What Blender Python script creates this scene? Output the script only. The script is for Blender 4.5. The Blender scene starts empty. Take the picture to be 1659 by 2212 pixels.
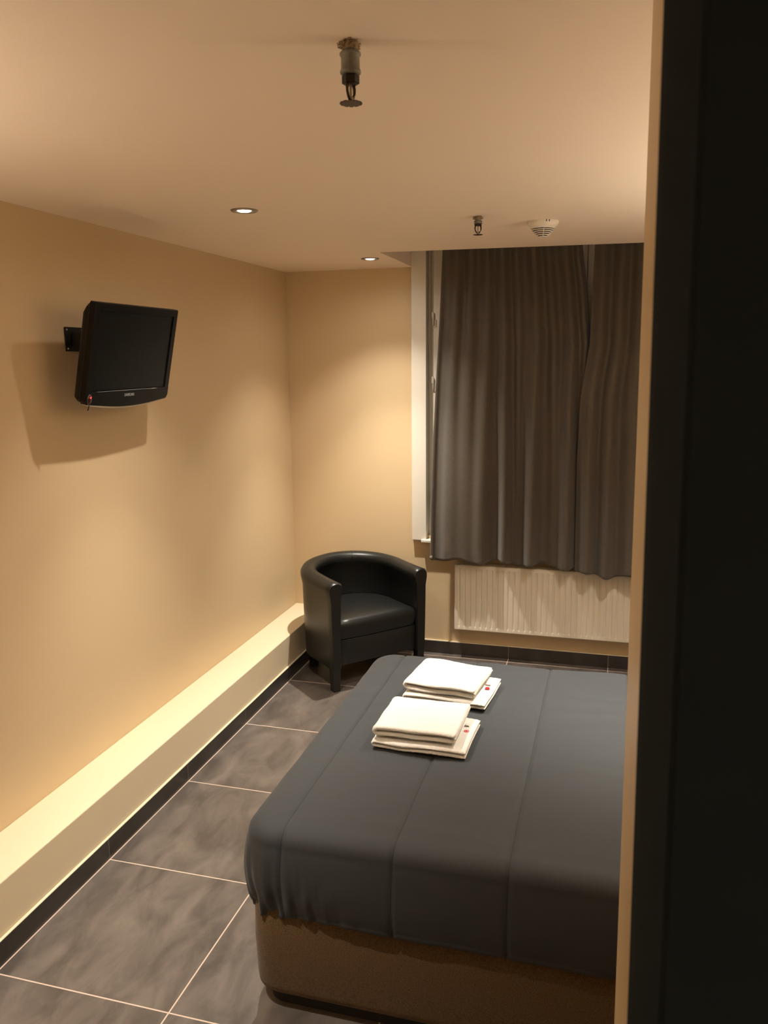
import bpy, bmesh, math, random
from mathutils import Matrix, Vector, noise
PI = math.pi
random.seed(7)
SC = bpy.context.scene
COL = SC.collection

# ------------------------------------------------------------------ camera, world, exposure, lamps
CAM_YAW, CAM_PITCH, CAM_ROLL, FPX = -0.2755, -0.1877, -0.0106, 1753.7
cam_data = bpy.data.cameras.new('camera')
cam = bpy.data.objects.new('camera', cam_data)
COL.objects.link(cam)
cy_, sy_, cp_, sp_ = math.cos(CAM_YAW), math.sin(CAM_YAW), math.cos(CAM_PITCH), math.sin(CAM_PITCH)
fwd = Vector((sy_*cp_, cy_*cp_, sp_)); rgt = Vector((cy_, -sy_, 0)); upv = rgt.cross(fwd)
cr_, sr_ = math.cos(CAM_ROLL), math.sin(CAM_ROLL)
r2 = cr_*rgt + sr_*upv; u2 = -sr_*rgt + cr_*upv
M = Matrix((r2, u2, -fwd)).transposed().to_4x4()
M.translation = Vector((1.988, 0, 1.859))
cam.matrix_world = M
cam_data.sensor_fit = 'HORIZONTAL'; cam_data.sensor_width = 36
cam_data.lens = FPX/1659*36
cam_data.clip_start = 0.02
cam_data.dof.use_dof = True
cam_data.dof.focus_distance = 3.6
cam_data.dof.aperture_fstop = (cam_data.lens/1000)/0.0026
SC.camera = cam

world = bpy.data.worlds.new('world'); SC.world = world; world.use_nodes = True
bg = world.node_tree.nodes['Background']
bg.inputs[0].default_value = (0.25, 0.40, 0.85, 1); bg.inputs[1].default_value = 0.35

vs = SC.view_settings
vs.view_transform = 'Standard'; vs.look = 'None'; vs.exposure = 0.0; vs.gamma = 1.0; vs.use_curve_mapping = False

LAMP_COL = (1.0, 0.92, 0.79)
LAMP_NARROW = 160.0
LAMP_SPOT = 74.0
LAMP_WIDE = 5.0
FILL_UPLIGHT = 61.0  # power of the added ceiling fill uplights
CEIL = 2.385; BACK = 4.854
# downlight positions: the first two show in the photo, the others are unseen, added to carry the light outside the frame
LAMPS = [(0.681, 2.82), (0.692, 4.362), (0.68, 1.28), (2.20, 3.25)]
CORRIDOR_FILL = (2.62, -0.60)  # unseen lamp, added to light the door frame face and the ceiling

# ------------------------------------------------------------------ materials
def nodes_of(m):
    m.use_nodes = True
    nt = m.node_tree
    return nt, nt.nodes['Principled BSDF']

def mat(name, col, rough=0.6, metal=0.0, spec=0.5, noise_amt=0.0, noise_scale=8.0, bump=0.0, bump_scale=200.0, sheen=0.0, coat=0.0):
    m = bpy.data.materials.new(name); nt, b = nodes_of(m)
    b.inputs['Base Color'].default_value = (*col, 1)
    b.inputs['Roughness'].default_value = rough
    b.inputs['Metallic'].default_value = metal
    b.inputs['Specular IOR Level'].default_value = spec
    if sheen: b.inputs['Sheen Weight'].default_value = sheen
    if coat: b.inputs['Coat Weight'].default_value = coat
    tc = nt.nodes.new('ShaderNodeTexCoord')
    if noise_amt:
        n = nt.nodes.new('ShaderNodeTexNoise'); n.inputs['Scale'].default_value = noise_scale; n.inputs['Detail'].default_value = 5
        nt.links.new(tc.outputs['Object'], n.inputs['Vector'])
        mx = nt.nodes.new('ShaderNodeMix'); mx.data_type = 'RGBA'
        mx.inputs['A'].default_value = (*[c*(1-noise_amt) for c in col], 1)
        mx.inputs['B'].default_value = (*[min(1, c*(1+noise_amt)) for c in col], 1)
        nt.links.new(n.outputs['Fac'], mx.inputs['Factor'])
        nt.links.new(mx.outputs['Result'], b.inputs['Base Color'])
    if bump:
        n2 = nt.nodes.new('ShaderNodeTexNoise'); n2.inputs['Scale'].default_value = bump_scale; n2.inputs['Detail'].default_value = 3
        nt.links.new(tc.outputs['Object'], n2.inputs['Vector'])
        bp = nt.nodes.new('ShaderNodeBump'); bp.inputs['Strength'].default_value = bump; bp.inputs['Distance'].default_value = 0.002
        nt.links.new(n2.outputs['Fac'], bp.inputs['Height']); nt.links.new(bp.outputs['Normal'], b.inputs['Normal'])
    return m

def emis(name, col, strength):
    m = bpy.data.materials.new(name); nt, b = nodes_of(m)
    b.inputs['Base Color'].default_value = (*col, 1)
    b.inputs['Emission Color'].default_value = (*col, 1); b.inputs['Emission Strength'].default_value = strength
    return m

def tile_mat(name, dark, light, grout, x0, y0, size, gw, rough, only_y=False, only_x=False):
    """large-format stone-look tiles: joints on a world grid, cloudy streaks inside each tile"""
    m = bpy.data.materials.new(name); nt, b = nodes_of(m); N = nt.nodes; L = nt.links
    tc = N.new('ShaderNodeTexCoord'); sep = N.new('ShaderNodeSeparateXYZ'); L.new(tc.outputs['Object'], sep.inputs[0])
    def mth(op, a, bb=None):
        n = N.new('ShaderNodeMath'); n.operation = op
        for i, v in enumerate((a, bb)):
            if v is None: continue
            if isinstance(v, (int, float)): n.inputs[i].default_value = v
            else: L.new(v, n.inputs[i])
        return n.outputs[0]
    ds = []; ids = []
    for ax, o in ((0, x0), (1, y0)):
        t = mth('DIVIDE', mth('SUBTRACT', sep.outputs[ax], o), size)
        ids.append(mth('FLOOR', t))
        f = mth('FRACT', t)
        d = mth('MULTIPLY', mth('MINIMUM', f, mth('SUBTRACT', 1.0, f)), size)
        if (ax == 0 and only_y) or (ax == 1 and only_x): continue
        ds.append(d)
    d = ds[0] if len(ds) == 1 else mth('MINIMUM', ds[0], ds[1])
    g = mth('LESS_THAN', d, gw/2)
    comb = N.new('ShaderNodeCombineXYZ'); L.new(mth('MULTIPLY', ids[0], 7.3), comb.inputs[0]); L.new(mth('MULTIPLY', ids[1], 3.1), comb.inputs[1])
    add = N.new('ShaderNodeVectorMath'); add.operation = 'ADD'; L.new(tc.outputs['Object'], add.inputs[0]); L.new(comb.outputs[0], add.inputs[1])
    mp = N.new('ShaderNodeMapping'); mp.inputs['Rotation'].default_value = (0, 0, math.radians(14)); mp.inputs['Scale'].default_value = (9.5, 4.2, 5)
    L.new(add.outputs[0], mp.inputs['Vector'])
    n1 = N.new('ShaderNodeTexNoise'); n1.inputs['Scale'].default_value = 1.0; n1.inputs['Detail'].default_value = 8; n1.inputs['Roughness'].default_value = 0.62; n1.inputs['Distortion'].default_value = 0.5
    L.new(mp.outputs[0], n1.inputs['Vector'])
    cr = N.new('ShaderNodeValToRGB'); cr.color_ramp.elements[0].position = 0.36; cr.color_ramp.elements[1].position = 0.68
    cr.color_ramp.elements[0].color = (*dark, 1); cr.color_ramp.elements[1].color = (*light, 1)
    L.new(n1.outputs['Fac'], cr.inputs[0])
    mx = N.new('ShaderNodeMix'); mx.data_type = 'RGBA'; L.new(g, mx.inputs['Factor']); L.new(cr.outputs[0], mx.inputs['A']); mx.inputs['B'].default_value = (*grout, 1)
    L.new(mx.outputs['Result'], b.inputs['Base Color'])
    r = N.new('ShaderNodeMix'); r.data_type = 'FLOAT'; L.new(g, r.inputs['Factor']); r.inputs['A'].default_value = rough; r.inputs['B'].default_value = 0.85
    L.new(r.outputs['Result'], b.inputs['Roughness'])
    bp = N.new('ShaderNodeBump'); bp.inputs['Strength'].default_value = 0.4; bp.inputs['Distance'].default_value = 0.001
    L.new(mth('SUBTRACT', 1.0, g), bp.inputs['Height']); L.new(bp.outputs['Normal'], b.inputs['Normal'])
    return m

WALL = mat('beige_wall_paint', (0.66, 0.51, 0.32), 0.42, spec=0.35, noise_amt=0.015, noise_scale=1.2, bump=0.05, bump_scale=90)
LEDGEM = mat('beige_ledge_paint', (0.74, 0.63, 0.45), 0.5, spec=0.3, bump=0.05, bump_scale=60)
CEILM = mat('ceiling_paint', (0.95, 0.79, 0.64), 0.75, spec=0.2, noise_amt=0.015, noise_scale=2.0, bump=0.05, bump_scale=120)
FLOORM = tile_mat('dark_stone_floor_tile', (0.080, 0.067, 0.059), (0.165, 0.139, 0.122), (0.62, 0.48, 0.40), 0.817, 2.391, 0.6, 0.0045, 0.30)
BASEM = tile_mat('dark_stone_skirting_tile', (0.030, 0.027, 0.025), (0.052, 0.046, 0.042), (0.20, 0.17, 0.14), 0.817, 2.396, 0.6, 0.0030, 0.32)
BASEXM = tile_mat('dark_stone_skirting_tile_back', (0.030, 0.027, 0.025), (0.052, 0.046, 0.042), (0.20, 0.17, 0.14), 0.817, 2.396, 0.6, 0.0030, 0.32, only_x=True)
BASEYM = tile_mat('dark_stone_skirting_tile_side', (0.030, 0.027, 0.025), (0.052, 0.046, 0.042), (0.20, 0.17, 0.14), 0.817, 2.396, 0.6, 0.0030, 0.32, only_y=True)
SEALM = mat('cream_skirting_seal', (0.72, 0.62, 0.44), 0.6)
WINW = mat('window_white_gloss', (0.74, 0.70, 0.62), 0.35, noise_amt=0.02, noise_scale=3)
METALW = mat('painted_hinge_metal', (0.55, 0.50, 0.42), 0.4, metal=0.3)
BLACKF = mat('black_door_frame_paint', (0.024, 0.031, 0.036), 0.9, spec=0.02, noise_amt=0.1, noise_scale=20)
RADM = mat('radiator_enamel', (0.72, 0.66, 0.55), 0.38, noise_amt=0.01, noise_scale=4)
LEATHER = mat('black_leather', (0.009, 0.010, 0.010), 0.36, spec=0.40, noise_amt=0.15, noise_scale=30, bump=0.18, bump_scale=260)
LEGM = mat('black_wood_leg', (0.010, 0.009, 0.009), 0.4)
TVM = mat('tv_black_plastic', (0.006, 0.006, 0.0065), 0.3, spec=0.2, noise_amt=0.1, noise_scale=50)
TVB = mat('tv_matt_housing', (0.009, 0.008, 0.008), 0.55, spec=0.25, bump=0.1, bump_scale=400)
SCREEN = mat('tv_screen_glass', (0.007, 0.008, 0.008), 0.25, spec=0.25, noise_amt=0.05, noise_scale=5)
SILVER = mat('silver_plastic_lip', (0.50, 0.46, 0.42), 0.3, metal=0.3)
LOGOM = mat('grey_logo_print', (0.30, 0.30, 0.30), 0.4, metal=0.2)
BRACKM = mat('bracket_black_metal', (0.02, 0.019, 0.018), 0.45, metal=0.5)
REDM = emis('standby_led', (1.0, 0.03, 0.03), 3.0)
REDP = mat('dark_red_sensor', (0.05, 0.010, 0.010), 0.2)
BASEFAB = None
GREYT = mat('dusty_zinc_metal', (0.20, 0.195, 0.165), 0.6, metal=0.35, noise_amt=0.35, noise_scale=140, bump=0.3, bump_scale=300)
BRASS = mat('tarnished_brass', (0.060, 0.034, 0.018), 0.5, metal=0.5, noise_amt=0.4, noise_scale=200)
DARKB = mat('dark_bronze', (0.022, 0.016, 0.010), 0.5, metal=0.4)
LINT = mat('dusty_hemp_sealing', (0.30, 0.22, 0.13), 0.95, noise_amt=0.5, noise_scale=200)
BULBG = mat('sprinkler_bulb', (0.35, 0.30, 0.25), 0.15)
NICKEL = mat('downlight_nickel', (0.30, 0.26, 0.21), 0.35, metal=0.8)
LAMPG = emis('downlight_lamp_face', (1.0, 0.93, 0.80), 30.0)
SMOKEW = mat('smoke_detector_plastic', (0.76, 0.70, 0.62), 0.45)
BLACKG = mat('dark_slot', (0.012, 0.010, 0.009), 0.7)
PLINTH = mat('black_bed_plinth', (0.012, 0.011, 0.010), 0.8)
REDPRINT = mat('red_embroidery', (0.55, 0.03, 0.04), 0.8)
LABM = mat('woven_label_grey', (0.26, 0.26, 0.24), 0.7)
TAGM = mat('satin_care_tag', (0.72, 0.66, 0.60), 0.4)
MATTR = mat('mattress_ticking', (0.60, 0.58, 0.52), 0.8, bump=0.3, bump_scale=300)

def fabric(name, c1, c2, scale, rough, bump, sheen=0.0, stretch=(1, 1, 1), dist=0.002):
    m = bpy.data.materials.new(name); nt, b = nodes_of(m); N = nt.nodes; L = nt.links
    tc = N.new('ShaderNodeTexCoord'); mp = N.new('ShaderNodeMapping'); mp.inputs['Scale'].default_value = stretch
    L.new(tc.outputs['Object'], mp.inputs['Vector'])
    n = N.new('ShaderNodeTexNoise'); n.inputs['Scale'].default_value = scale; n.inputs['Detail'].default_value = 4; L.new(mp.outputs[0], n.inputs['Vector'])
    cr = N.new('ShaderNodeValToRGB'); cr.color_ramp.elements[0].position = 0.35; cr.color_ramp.elements[1].position = 0.65
    cr.color_ramp.elements[0].color = (*c1, 1); cr.color_ramp.elements[1].color = (*c2, 1)
    L.new(n.outputs['Fac'], cr.inputs[0]); L.new(cr.outputs[0], b.inputs['Base Color'])
    b.inputs['Roughness'].default_value = rough
    b.inputs['Sheen Weight'].default_value = sheen
    bp = N.new('ShaderNodeBump'); bp.inputs['Strength'].default_value = bump; bp.inputs['Distance'].default_value = dist
    L.new(n.outputs['Fac'], bp.inputs['Height']); L.new(bp.outputs['Normal'], b.inputs['Normal'])
    return m
DUVET = fabric('charcoal_duvet_cotton', (0.0205, 0.0238, 0.0285), (0.0255, 0.0295, 0.035), 900, 0.75, 0.12, 0.08)
BASEFAB = fabric('brown_boucle_fabric', (0.062, 0.033, 0.009), (0.125, 0.070, 0.021), 260, 0.9, 0.5, 0.1)
TERRY = fabric('white_terry', (0.80, 0.78, 0.73), (0.86, 0.84, 0.79), 420, 0.95, 0.9, 0.3, dist=0.004)
CURT = fabric('taupe_curtain_satin', (0.068, 0.056, 0.044), (0.092, 0.076, 0.061), 500, 0.62, 0.10, 0.25, (1, 1, 0.2))

GLASS = bpy.data.materials.new('window_glass'); _nt, _b = nodes_of(GLASS)
_b.inputs['Base Color'].default_value = (0.9, 0.95, 1, 1); _b.inputs['Roughness'].default_value = 0.02
_b.inputs['Transmission Weight'].default_value = 1.0; _b.inputs['IOR'].default_value = 1.45

# ------------------------------------------------------------------ mesh helpers
def link_bm(name, bm, m, parent=None, smooth=False, auto=None, xf=None):
    if xf is not None: bmesh.ops.transform(bm, matrix=xf, verts=bm.verts)
    bmesh.ops.recalc_face_normals(bm, faces=bm.faces)
    me = bpy.data.meshes.new(name); bm.to_mesh(me); bm.free()
    mats = m if isinstance(m, (list, tuple)) else [m]
    for k in mats: me.materials.append(k)
    if smooth:
        for p in me.polygons: p.use_smooth = True
        if auto is not None:
            try: me.set_sharp_from_angle(angle=math.radians(auto))
            except Exception: pass
    o = bpy.data.objects.new(name, me); COL.objects.link(o)
    if parent is not None: o.parent = parent
    return o

def tag(o, label=None, cat=None, group=None, kind=None):
    if label: o['label'] = label
    if cat: o['category'] = cat
    if group: o['group'] = group
    if kind: o['kind'] = kind
    return o

def thing(name, loc, label, cat, group=None, rotz=0.0):
    o = bpy.data.objects.new(name, None); COL.objects.link(o)
    o.location = loc; o.rotation_euler = (0, 0, rotz); o.empty_display_size = 0.05
    return tag(o, label, cat, group)

def local(t):
    """world -> local matrix of a thing placed by location / z rotation"""
    return (Matrix.Translation(t.location) @ Matrix.Rotation(t.rotation_euler[2], 4, 'Z')).inverted()

def box(bm, x0, x1, y0, y1, z0, z1, bev=0.0, seg=2):
    vs_ = [bm.verts.new(p) for p in ((x0,y0,z0),(x1,y0,z0),(x1,y1,z0),(x0,y1,z0),(x0,y0,z1),(x1,y0,z1),(x1,y1,z1),(x0,y1,z1))]
    fs = [bm.faces.new([vs_[i] for i in f]) for f in ((0,3,2,1),(4,5,6,7),(0,1,5,4),(1,2,6,5),(2,3,7,6),(3,0,4,7))]
    if bev > 0:
        es = list({e for f in fs for e in f.edges})
        bmesh.ops.bevel(bm, geom=es, offset=bev, segments=seg, profile=0.5, affect='EDGES')
    return bm

def prism(bm, pts, z0, z1, topshift=(0, 0)):
    a = [bm.verts.new((p[0], p[1], z0)) for p in pts]; b = [bm.verts.new((p[0]+topshift[0], p[1]+topshift[1], z1)) for p in pts]
    n = len(pts)
    bm.faces.new(a[::-1]); bm.faces.new(b)
    for i in range(n): bm.faces.new((a[i], a[(i+1) % n], b[(i+1) % n], b[i]))
    return bm

def lathe(bm, prof, c=(0, 0, 0), seg=48, caps=True):
    rings = []
    for r, z in prof:
        rings.append([bm.verts.new((c[0]+r*math.cos(2*PI*i/seg), c[1]+r*math.sin(2*PI*i/seg), c[2]+z)) for i in range(seg)])
    for a, b in zip(rings, rings[1:]):
        for i in range(seg): bm.faces.new((a[i], a[(i+1) % seg], b[(i+1) % seg], b[i]))
    if caps:
        bm.faces.new(rings[0][::-1]); bm.faces.new(rings[-1])
    return bm

def loft(bm, rings, closed_ring=True, caps=True):
    R = [[bm.verts.new(p) for p in r] for r in rings]
    n = len(R[0])
    for a, b in zip(R, R[1:]):
        for i in range(n if closed_ring else n-1): bm.faces.new((a[i], a[(i+1) % n], b[(i+1) % n], b[i]))
    if caps and closed_ring:
        bm.faces.new(R[0][::-1]); bm.faces.new(R[-1])
    return R

def tube(bm, pts, rad, seg=10):
    rings = []
    for i, p in enumerate(pts):
        p = Vector(p); a = Vector(pts[max(0, i-1)]); b = Vector(pts[min(len(pts)-1, i+1)])
        t = (b-a).normalized(); ref = Vector((0, 0, 1)) if abs(t.z) < 0.9 else Vector((1, 0, 0))
        u = t.cross(ref).normalized(); v = t.cross(u)
        r = rad[i] if isinstance(rad, (list, tuple)) else rad
        rings.append([p + r*(math.cos(2*PI*k/seg)*u + math.sin(2*PI*k/seg)*v) for k in range(seg)])
    loft(bm, rings)

def struct(name, bm, m, **k):
    return tag(link_bm(name, bm, m, **k), kind='structure')

# ------------------------------------------------------------------ the room
XR = 3.14                                   # right wall of the bedroom
bm = bmesh.new(); box(bm, -0.15, XR+0.15, -1.6, BACK+0.15, -0.10, 0.0); struct('floor', bm, FLOORM)
bm = bmesh.new()
prism(bm, [(-0.15, -1.6), (XR+0.15, -1.6), (XR+0.15, 4.298), (2.088, 4.222), (0.812, 4.130), (0.806, BACK+0.15), (-0.15, BACK+0.15)], CEIL, 2.66)
struct('ceiling', bm, CEILM)
bm = bmesh.new(); box(bm, 0.7, XR+0.15, 4.0, BACK+0.15, 2.662, 2.74); tag(link_bm('trim_1', bm, CEILM), kind='structure')
bm = bmesh.new(); box(bm, -0.15, 0.0, -1.6, BACK+0.15, 0.0, CEIL); struct('wall_left', bm, WALL)
# back wall with the window opening
WX0, WX1, WZ0, WZ1 = 0.86, 2.98, 0.765, 2.60
bm = bmesh.new()
box(bm, 0.0, WX0, BACK, BACK+0.15, 0, 2.66); box(bm, WX0, WX1, BACK, BACK+0.15, 0, WZ0)
box(bm, WX0, WX1, BACK, BACK+0.15, WZ1, 2.66); box(bm, WX1, XR, BACK, BACK+0.15, 0, 2.66)
struct('wall_back', bm, WALL)
bm = bmesh.new(); box(bm, XR, XR+0.15, -1.6, BACK+0.15, 0, 2.66); struct('wall_right', bm, WALL)
# front wall beside the doorway, and the partition whose end shows as the tan strip
bm = bmesh.new(); box(bm, 0.0, 1.04, 0.45, 0.60, 0, CEIL); box(bm, 1.04, 2.06, 0.45, 0.60, 2.16, CEIL)
struct('wall_front', bm, WALL)
def lean(x_at, z_at, slope, z): return x_at + slope*(z - z_at)
bm = bmesh.new()
zb, zt = 0.0, CEIL
pb = [(lean(2.033, .699, -.0091, zb)+dx, y) for dx, y in ((0, 1.30), (-0.004, 0.60))]
pt_ = [(lean(2.033, .699, -.0091, zt)+dx, y) for dx, y in ((0, 1.30), (-0.004, 0.60))]
ring0 = [(pb[0][0], 1.30, zb), (XR, 1.30, zb), (XR, 0.45, zb), (2.09, 0.45, zb), (2.09, 0.60, zb), (pb[1][0], 0.60, zb)]
ring1 = [(pt_[0][0], 1.30, zt), (XR, 1.30, zt), (XR, 0.45, zt), (2.09, 0.45, zt), (2.09, 0.60, zt), (pt_[1][0], 0.60, zt)]
loft(bm, [ring0, ring1]); struct('wall_partition', bm, WALL)
# corridor behind the camera
bm = bmesh.new(); box(bm, 0.0, XR, -1.6, -1.45, 0, CEIL); struct('wall_corridor', bm, WALL)

# black door frame in the near right: rebated jamb, slightly out of plumb, with a head and a far jamb
def jx(x, z): return x - 0.0137*(z - 1.60)
bm = bmesh.new()
prof = [(2.0265, 0.448), (2.030, 0.444), (2.10, 0.44), (2.10, 0.606), (2.0165, 0.606), (2.0150, 0.603), (2.0165, 0.560), (2.0260, 0.460)]
loft(bm, [[(jx(x, z), y, z) for x, y in prof] for z in (0, 0.6, 1.2, 1.8, 2.16)])
dj = tag(link_bm('door_1', bm, BLACKF), kind='structure')
bm = bmesh.new(); box(bm, 1.0, 1.045, 0.44, 0.606, 0, 2.16, 0.004); box(bm, 1.0, 2.10, 0.44, 0.606, 2.161, 2.21, 0.004)
tag(link_bm('door_frame', bm, BLACKF, parent=dj))

# plastered ledge along the left wall, dark tile skirtings with their cream sealing bead
LW, LZ, BH = 0.214, 0.259, 0.080
bm = bmesh.new(); box(bm, 0.0, LW-0.011, 0.60, BACK, 0, LZ, 0.004); struct('trim_2', bm, LEDGEM)
bm = bmesh.new(); box(bm, LW-0.0105, LW, 0.60, BACK, 0, BH, 0.001, 1); o = struct('baseboard_left', bm, BASEYM)
bm = bmesh.new()
ys = [0.60 + i*0.03 for i in range(int((BACK-0.6)/0.03)+1)] + [BACK]
rings = []
for y in ys:
    h = 0.004 + 0.0025*noise.noise((y*3, 1.3, 0)); w = LW - 0.0015 + 0.0015*noise.noise((y*5, 4.3, 0))
    rings.append([(LW-0.0105, y, BH), (w, y, BH), (w-0.002, y, BH+h*0.6), (LW-0.0105, y, BH+h)])
loft(bm, rings); struct('trim_3', bm, SEALM)
bm = bmesh.new(); box(bm, LW, XR, BACK-0.0115, BACK, 0, BH, 0.001, 1); struct('baseboard_back', bm, BASEXM)
bm = bmesh.new(); box(bm, LW, XR, BACK-0.011, BACK, BH, BH+0.004); struct('trim_4', bm, SEALM)

# ------------------------------------------------------------------ window
win = bpy.data.objects.new('window_1', None); COL.objects.link(win); win.location = (1.9, BACK, 0.735); win['kind'] = 'structure'
LI = Matrix.Translation(win.location).inverted()
bm = bmesh.new()                                   # white lining board standing proud of the wall
box(bm, 0.806, 0.897, BACK-0.035, BACK+0.10, 0.738, 2.66, 0.003)
box(bm, 2.95, 3.04, BACK-0.035, BACK+0.10, 0.738, 2.66, 0.003)
link_bm('window_frame', bm, WINW, win, xf=LI)
bm = bmesh.new()                                   # rebated inner jamb
box(bm, 0.897, 0.911, BACK+0.030, BACK+0.10, 0.76, 2.66, 0.002); box(bm, 0.911, 0.925, BACK+0.045, BACK+0.10, 0.76, 2.66, 0.002)
box(bm, 0.925, 0.9315, BACK+0.055, BACK+0.10, 0.76, 2.60); box(bm, 2.925, 2.95, BACK+0.035, BACK+0.10, 0.76, 2.66, 0.002)
link_bm('inner_jamb', bm, WINW, win, xf=LI)
bm = bmesh.new(); box(bm, 0.868, 3.04, BACK-0.055, BACK+0.12, 0.728, 0.745, 0.003)
link_bm('window_sill', bm, WINW, win, xf=LI)
for sx0, sx1 in ((0.932, 1.815), (1.8165, 2.92)):   # two sashes meeting where the curtains part
    bm = bmesh.new(); y0, y1 = (BACK+0.005, BACK+0.06) if sx0 < 1 else (BACK+0.003, BACK+0.06)
    box(bm, sx0, sx0+0.075, y0, y1, 0.765, 2.60, 0.003); box(bm, sx1-0.075, sx1, y0, y1, 0.765, 2.60, 0.003)
    box(bm, sx0+0.075, sx1-0.075, y0, y1, 0.765, 0.85, 0.003); box(bm, sx0+0.075, sx1-0.075, y0, y1, 2.52, 2.60, 0.003)
    s = link_bm('sash', bm, WINW, win, xf=LI)
    bm = bmesh.new(); box(bm, sx0+0.070, sx1-0.070, BACK+0.028, BACK+0.034, 0.845, 2.525)
    link_bm('pane', bm, GLASS, s, xf=LI)
    if sx0 < 1:
        for hz in (2.08, 1.70, 1.02):
            bm = bmesh.new()
            lathe(bm, [(0.0055, -0.036), (0.0065, -0.034), (0.0065, -0.0015), (0.0045, -0.001), (0.0045, 0.001), (0.0065, 0.0015), (0.0065, 0.034), (0.0055, 0.036)], (0.934, BACK-0.002, hz), 16)
            box(bm, 0.934, 0.950, BACK+0.000, BACK+0.004, hz-0.045, hz-0.002, 0.001, 1)
            box(bm, 0.922, 0.934, BACK+0.000, BACK+0.004, hz+0.002, hz+0.045, 0.001, 1)
            link_bm('hinge', bm, METALW, s, smooth=True, auto=35, xf=LI)
bm = bmesh.new(); box(bm, 1.745, 1.8165, BACK-0.052, BACK+0.002, 0.80, 2.60, 0.003); box(bm, 1.8195, 1.890, BACK-0.052, BACK+0.002, 0.80, 2.60, 0.003)
link_bm('meeting_cover', bm, WINW, win, xf=LI)
# ------------------------------------------------------------------ curtains
def smooth01(t): t = max(0.0, min(1.0, t)); return t*t*(3-2*t)
def interp(tab, z):
    if z <= tab[0][0]: return tab[0][1]
    for (a, va), (b, vb) in zip(tab, tab[1:]):
        if z <= b:
            t = (z-a)/(b-a); return va + (vb-va)*t
    return tab[-1][1]
def curtain(name, xl_tab, xr_tab, ridges, ztop, zbot, ybase, label, seed, hem):
    """cloth sheet: folds as ridges toward the room, narrow pleats at the heading opening into broad folds"""
    bm = bmesh.new(); nx, nz = 300, 110
    V = []
    for j in range(nz+1):
        t = j/nz; z = zbot + (ztop-zbot)*t
        xl, xr = interp(xl_tab, z), interp(xr_tab, z)
        wt = smooth01((t-0.12)/0.80)
        row = []
        for i in range(nx+1):
            s = i/nx; x = xl + (xr-xl)*s
            f = 0.0
            for st, sb, wt_, wb_, at_, ab_ in ridges:
                c = sb+(st-sb)*wt; w = wb_+(wt_-wb_)*wt; a_ = ab_+(at_-ab_)*wt
                f += 1.45*a_*math.exp(-abs((s-c)/w)**2.3)
            f += 0.005*noise.noise((s*5+seed, z*0.9, 0.3)) + 0.004*(1-wt)*noise.noise((s*9+seed, z*0.7, 3.3))
            lowc = 1-smooth01((z-zbot)/0.13)
            f += 0.005*lowc*noise.noise((s*22, z*22, seed))
            xx = x + 0.003*noise.noise((s*5, z*1.1, seed+2))*(1 if 0 < i < nx else 0)
            zz = z + hem(s)*(1-smooth01(t/0.25))
            row.append(bm.verts.new((xx, ybase - f, zz)))
        V.append(row)
    for j in range(nz):
        for i in range(nx): bm.faces.new((V[j][i], V[j][i+1], V[j+1][i+1], V[j+1][i]))
    cxm = (xl_tab[0][1]+xr_tab[0][1])/2
    o = link_bm(name, bm, CURT, smooth=True, xf=Matrix.Translation((-cxm, -ybase, -zbot)))
    o.location = (cxm, ybase, zbot)
    md = o.modifiers.new('cloth', 'SOLIDIFY'); md.thickness = 0.0025; md.offset = 0
    tag(o, label, 'curtain')
    return o
ZT = 2.56
RIDGES1 = [(.00, .005, .020, .020, .010, .020), (.11, .125, .034, .058, .024, .040), (.21, .235, .032, .075, .021, .042), (.33, .345, .034, .050, .024, .040), (.44, .50, .034, .034, .026, .052),
           (.54, .575, .028, .020, .021, .006), (.66, .675, .034, .040, .026, .058), (.76, .81, .028, .030, .021, .012), (.88, .900, .034, .046, .024, .058), (.965, .99, .022, .020, .018, .020)]
RIDGES2 = [(.05, .065, .030, .036, .024, .050), (.15, .165, .030, .036, .026, .052), (.25, .30, .032, .070, .026, .048), (.36, .42, .030, .03, .022, .040), (.46, .52, .030, .036, .026, .052),
           (.56, .62, .030, .03, .022, .030), (.66, .72, .032, .045, .026, .052), (.77, .82, .030, .036, .024, .048), (.89, .93, .032, .040, .024, .050)]
curtain('curtain', [(0.62, .945), (0.96, .948), (1.38, .961), (1.78, .979), (2.05, .995), (2.45, 1.012), (2.56, 1.016)],
        [(0.62, 1.845), (1.6, 1.84), (1.92, 1.850), (2.2, 1.825), (2.45, 1.790), (2.56, 1.785)], RIDGES1, ZT, 0.630, 4.752,
        'wide taupe curtain hanging over the left part of the window above the radiator', 1.7,
        lambda s: 0.012 - 0.012*math.sin(s*PI*7.2)*0.9 - 0.006*math.cos(s*23) + 0.006*(1-s))
curtain('curtain', [(0.62, 1.806), (1.26, 1.798), (1.63, 1.806), (1.92, 1.846), (2.45, 1.855), (2.56, 1.858)],
        [(0.62, 2.86), (2.56, 2.84)], RIDGES2, ZT, 0.622, 4.712,
        'taupe curtain at right, partly hidden by the tan wall edge and black door frame', 8.1,
        lambda s: 0.008*math.sin(s*PI*9) - 0.010*math.exp(-((s-0.20)/.08)**2))
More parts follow.
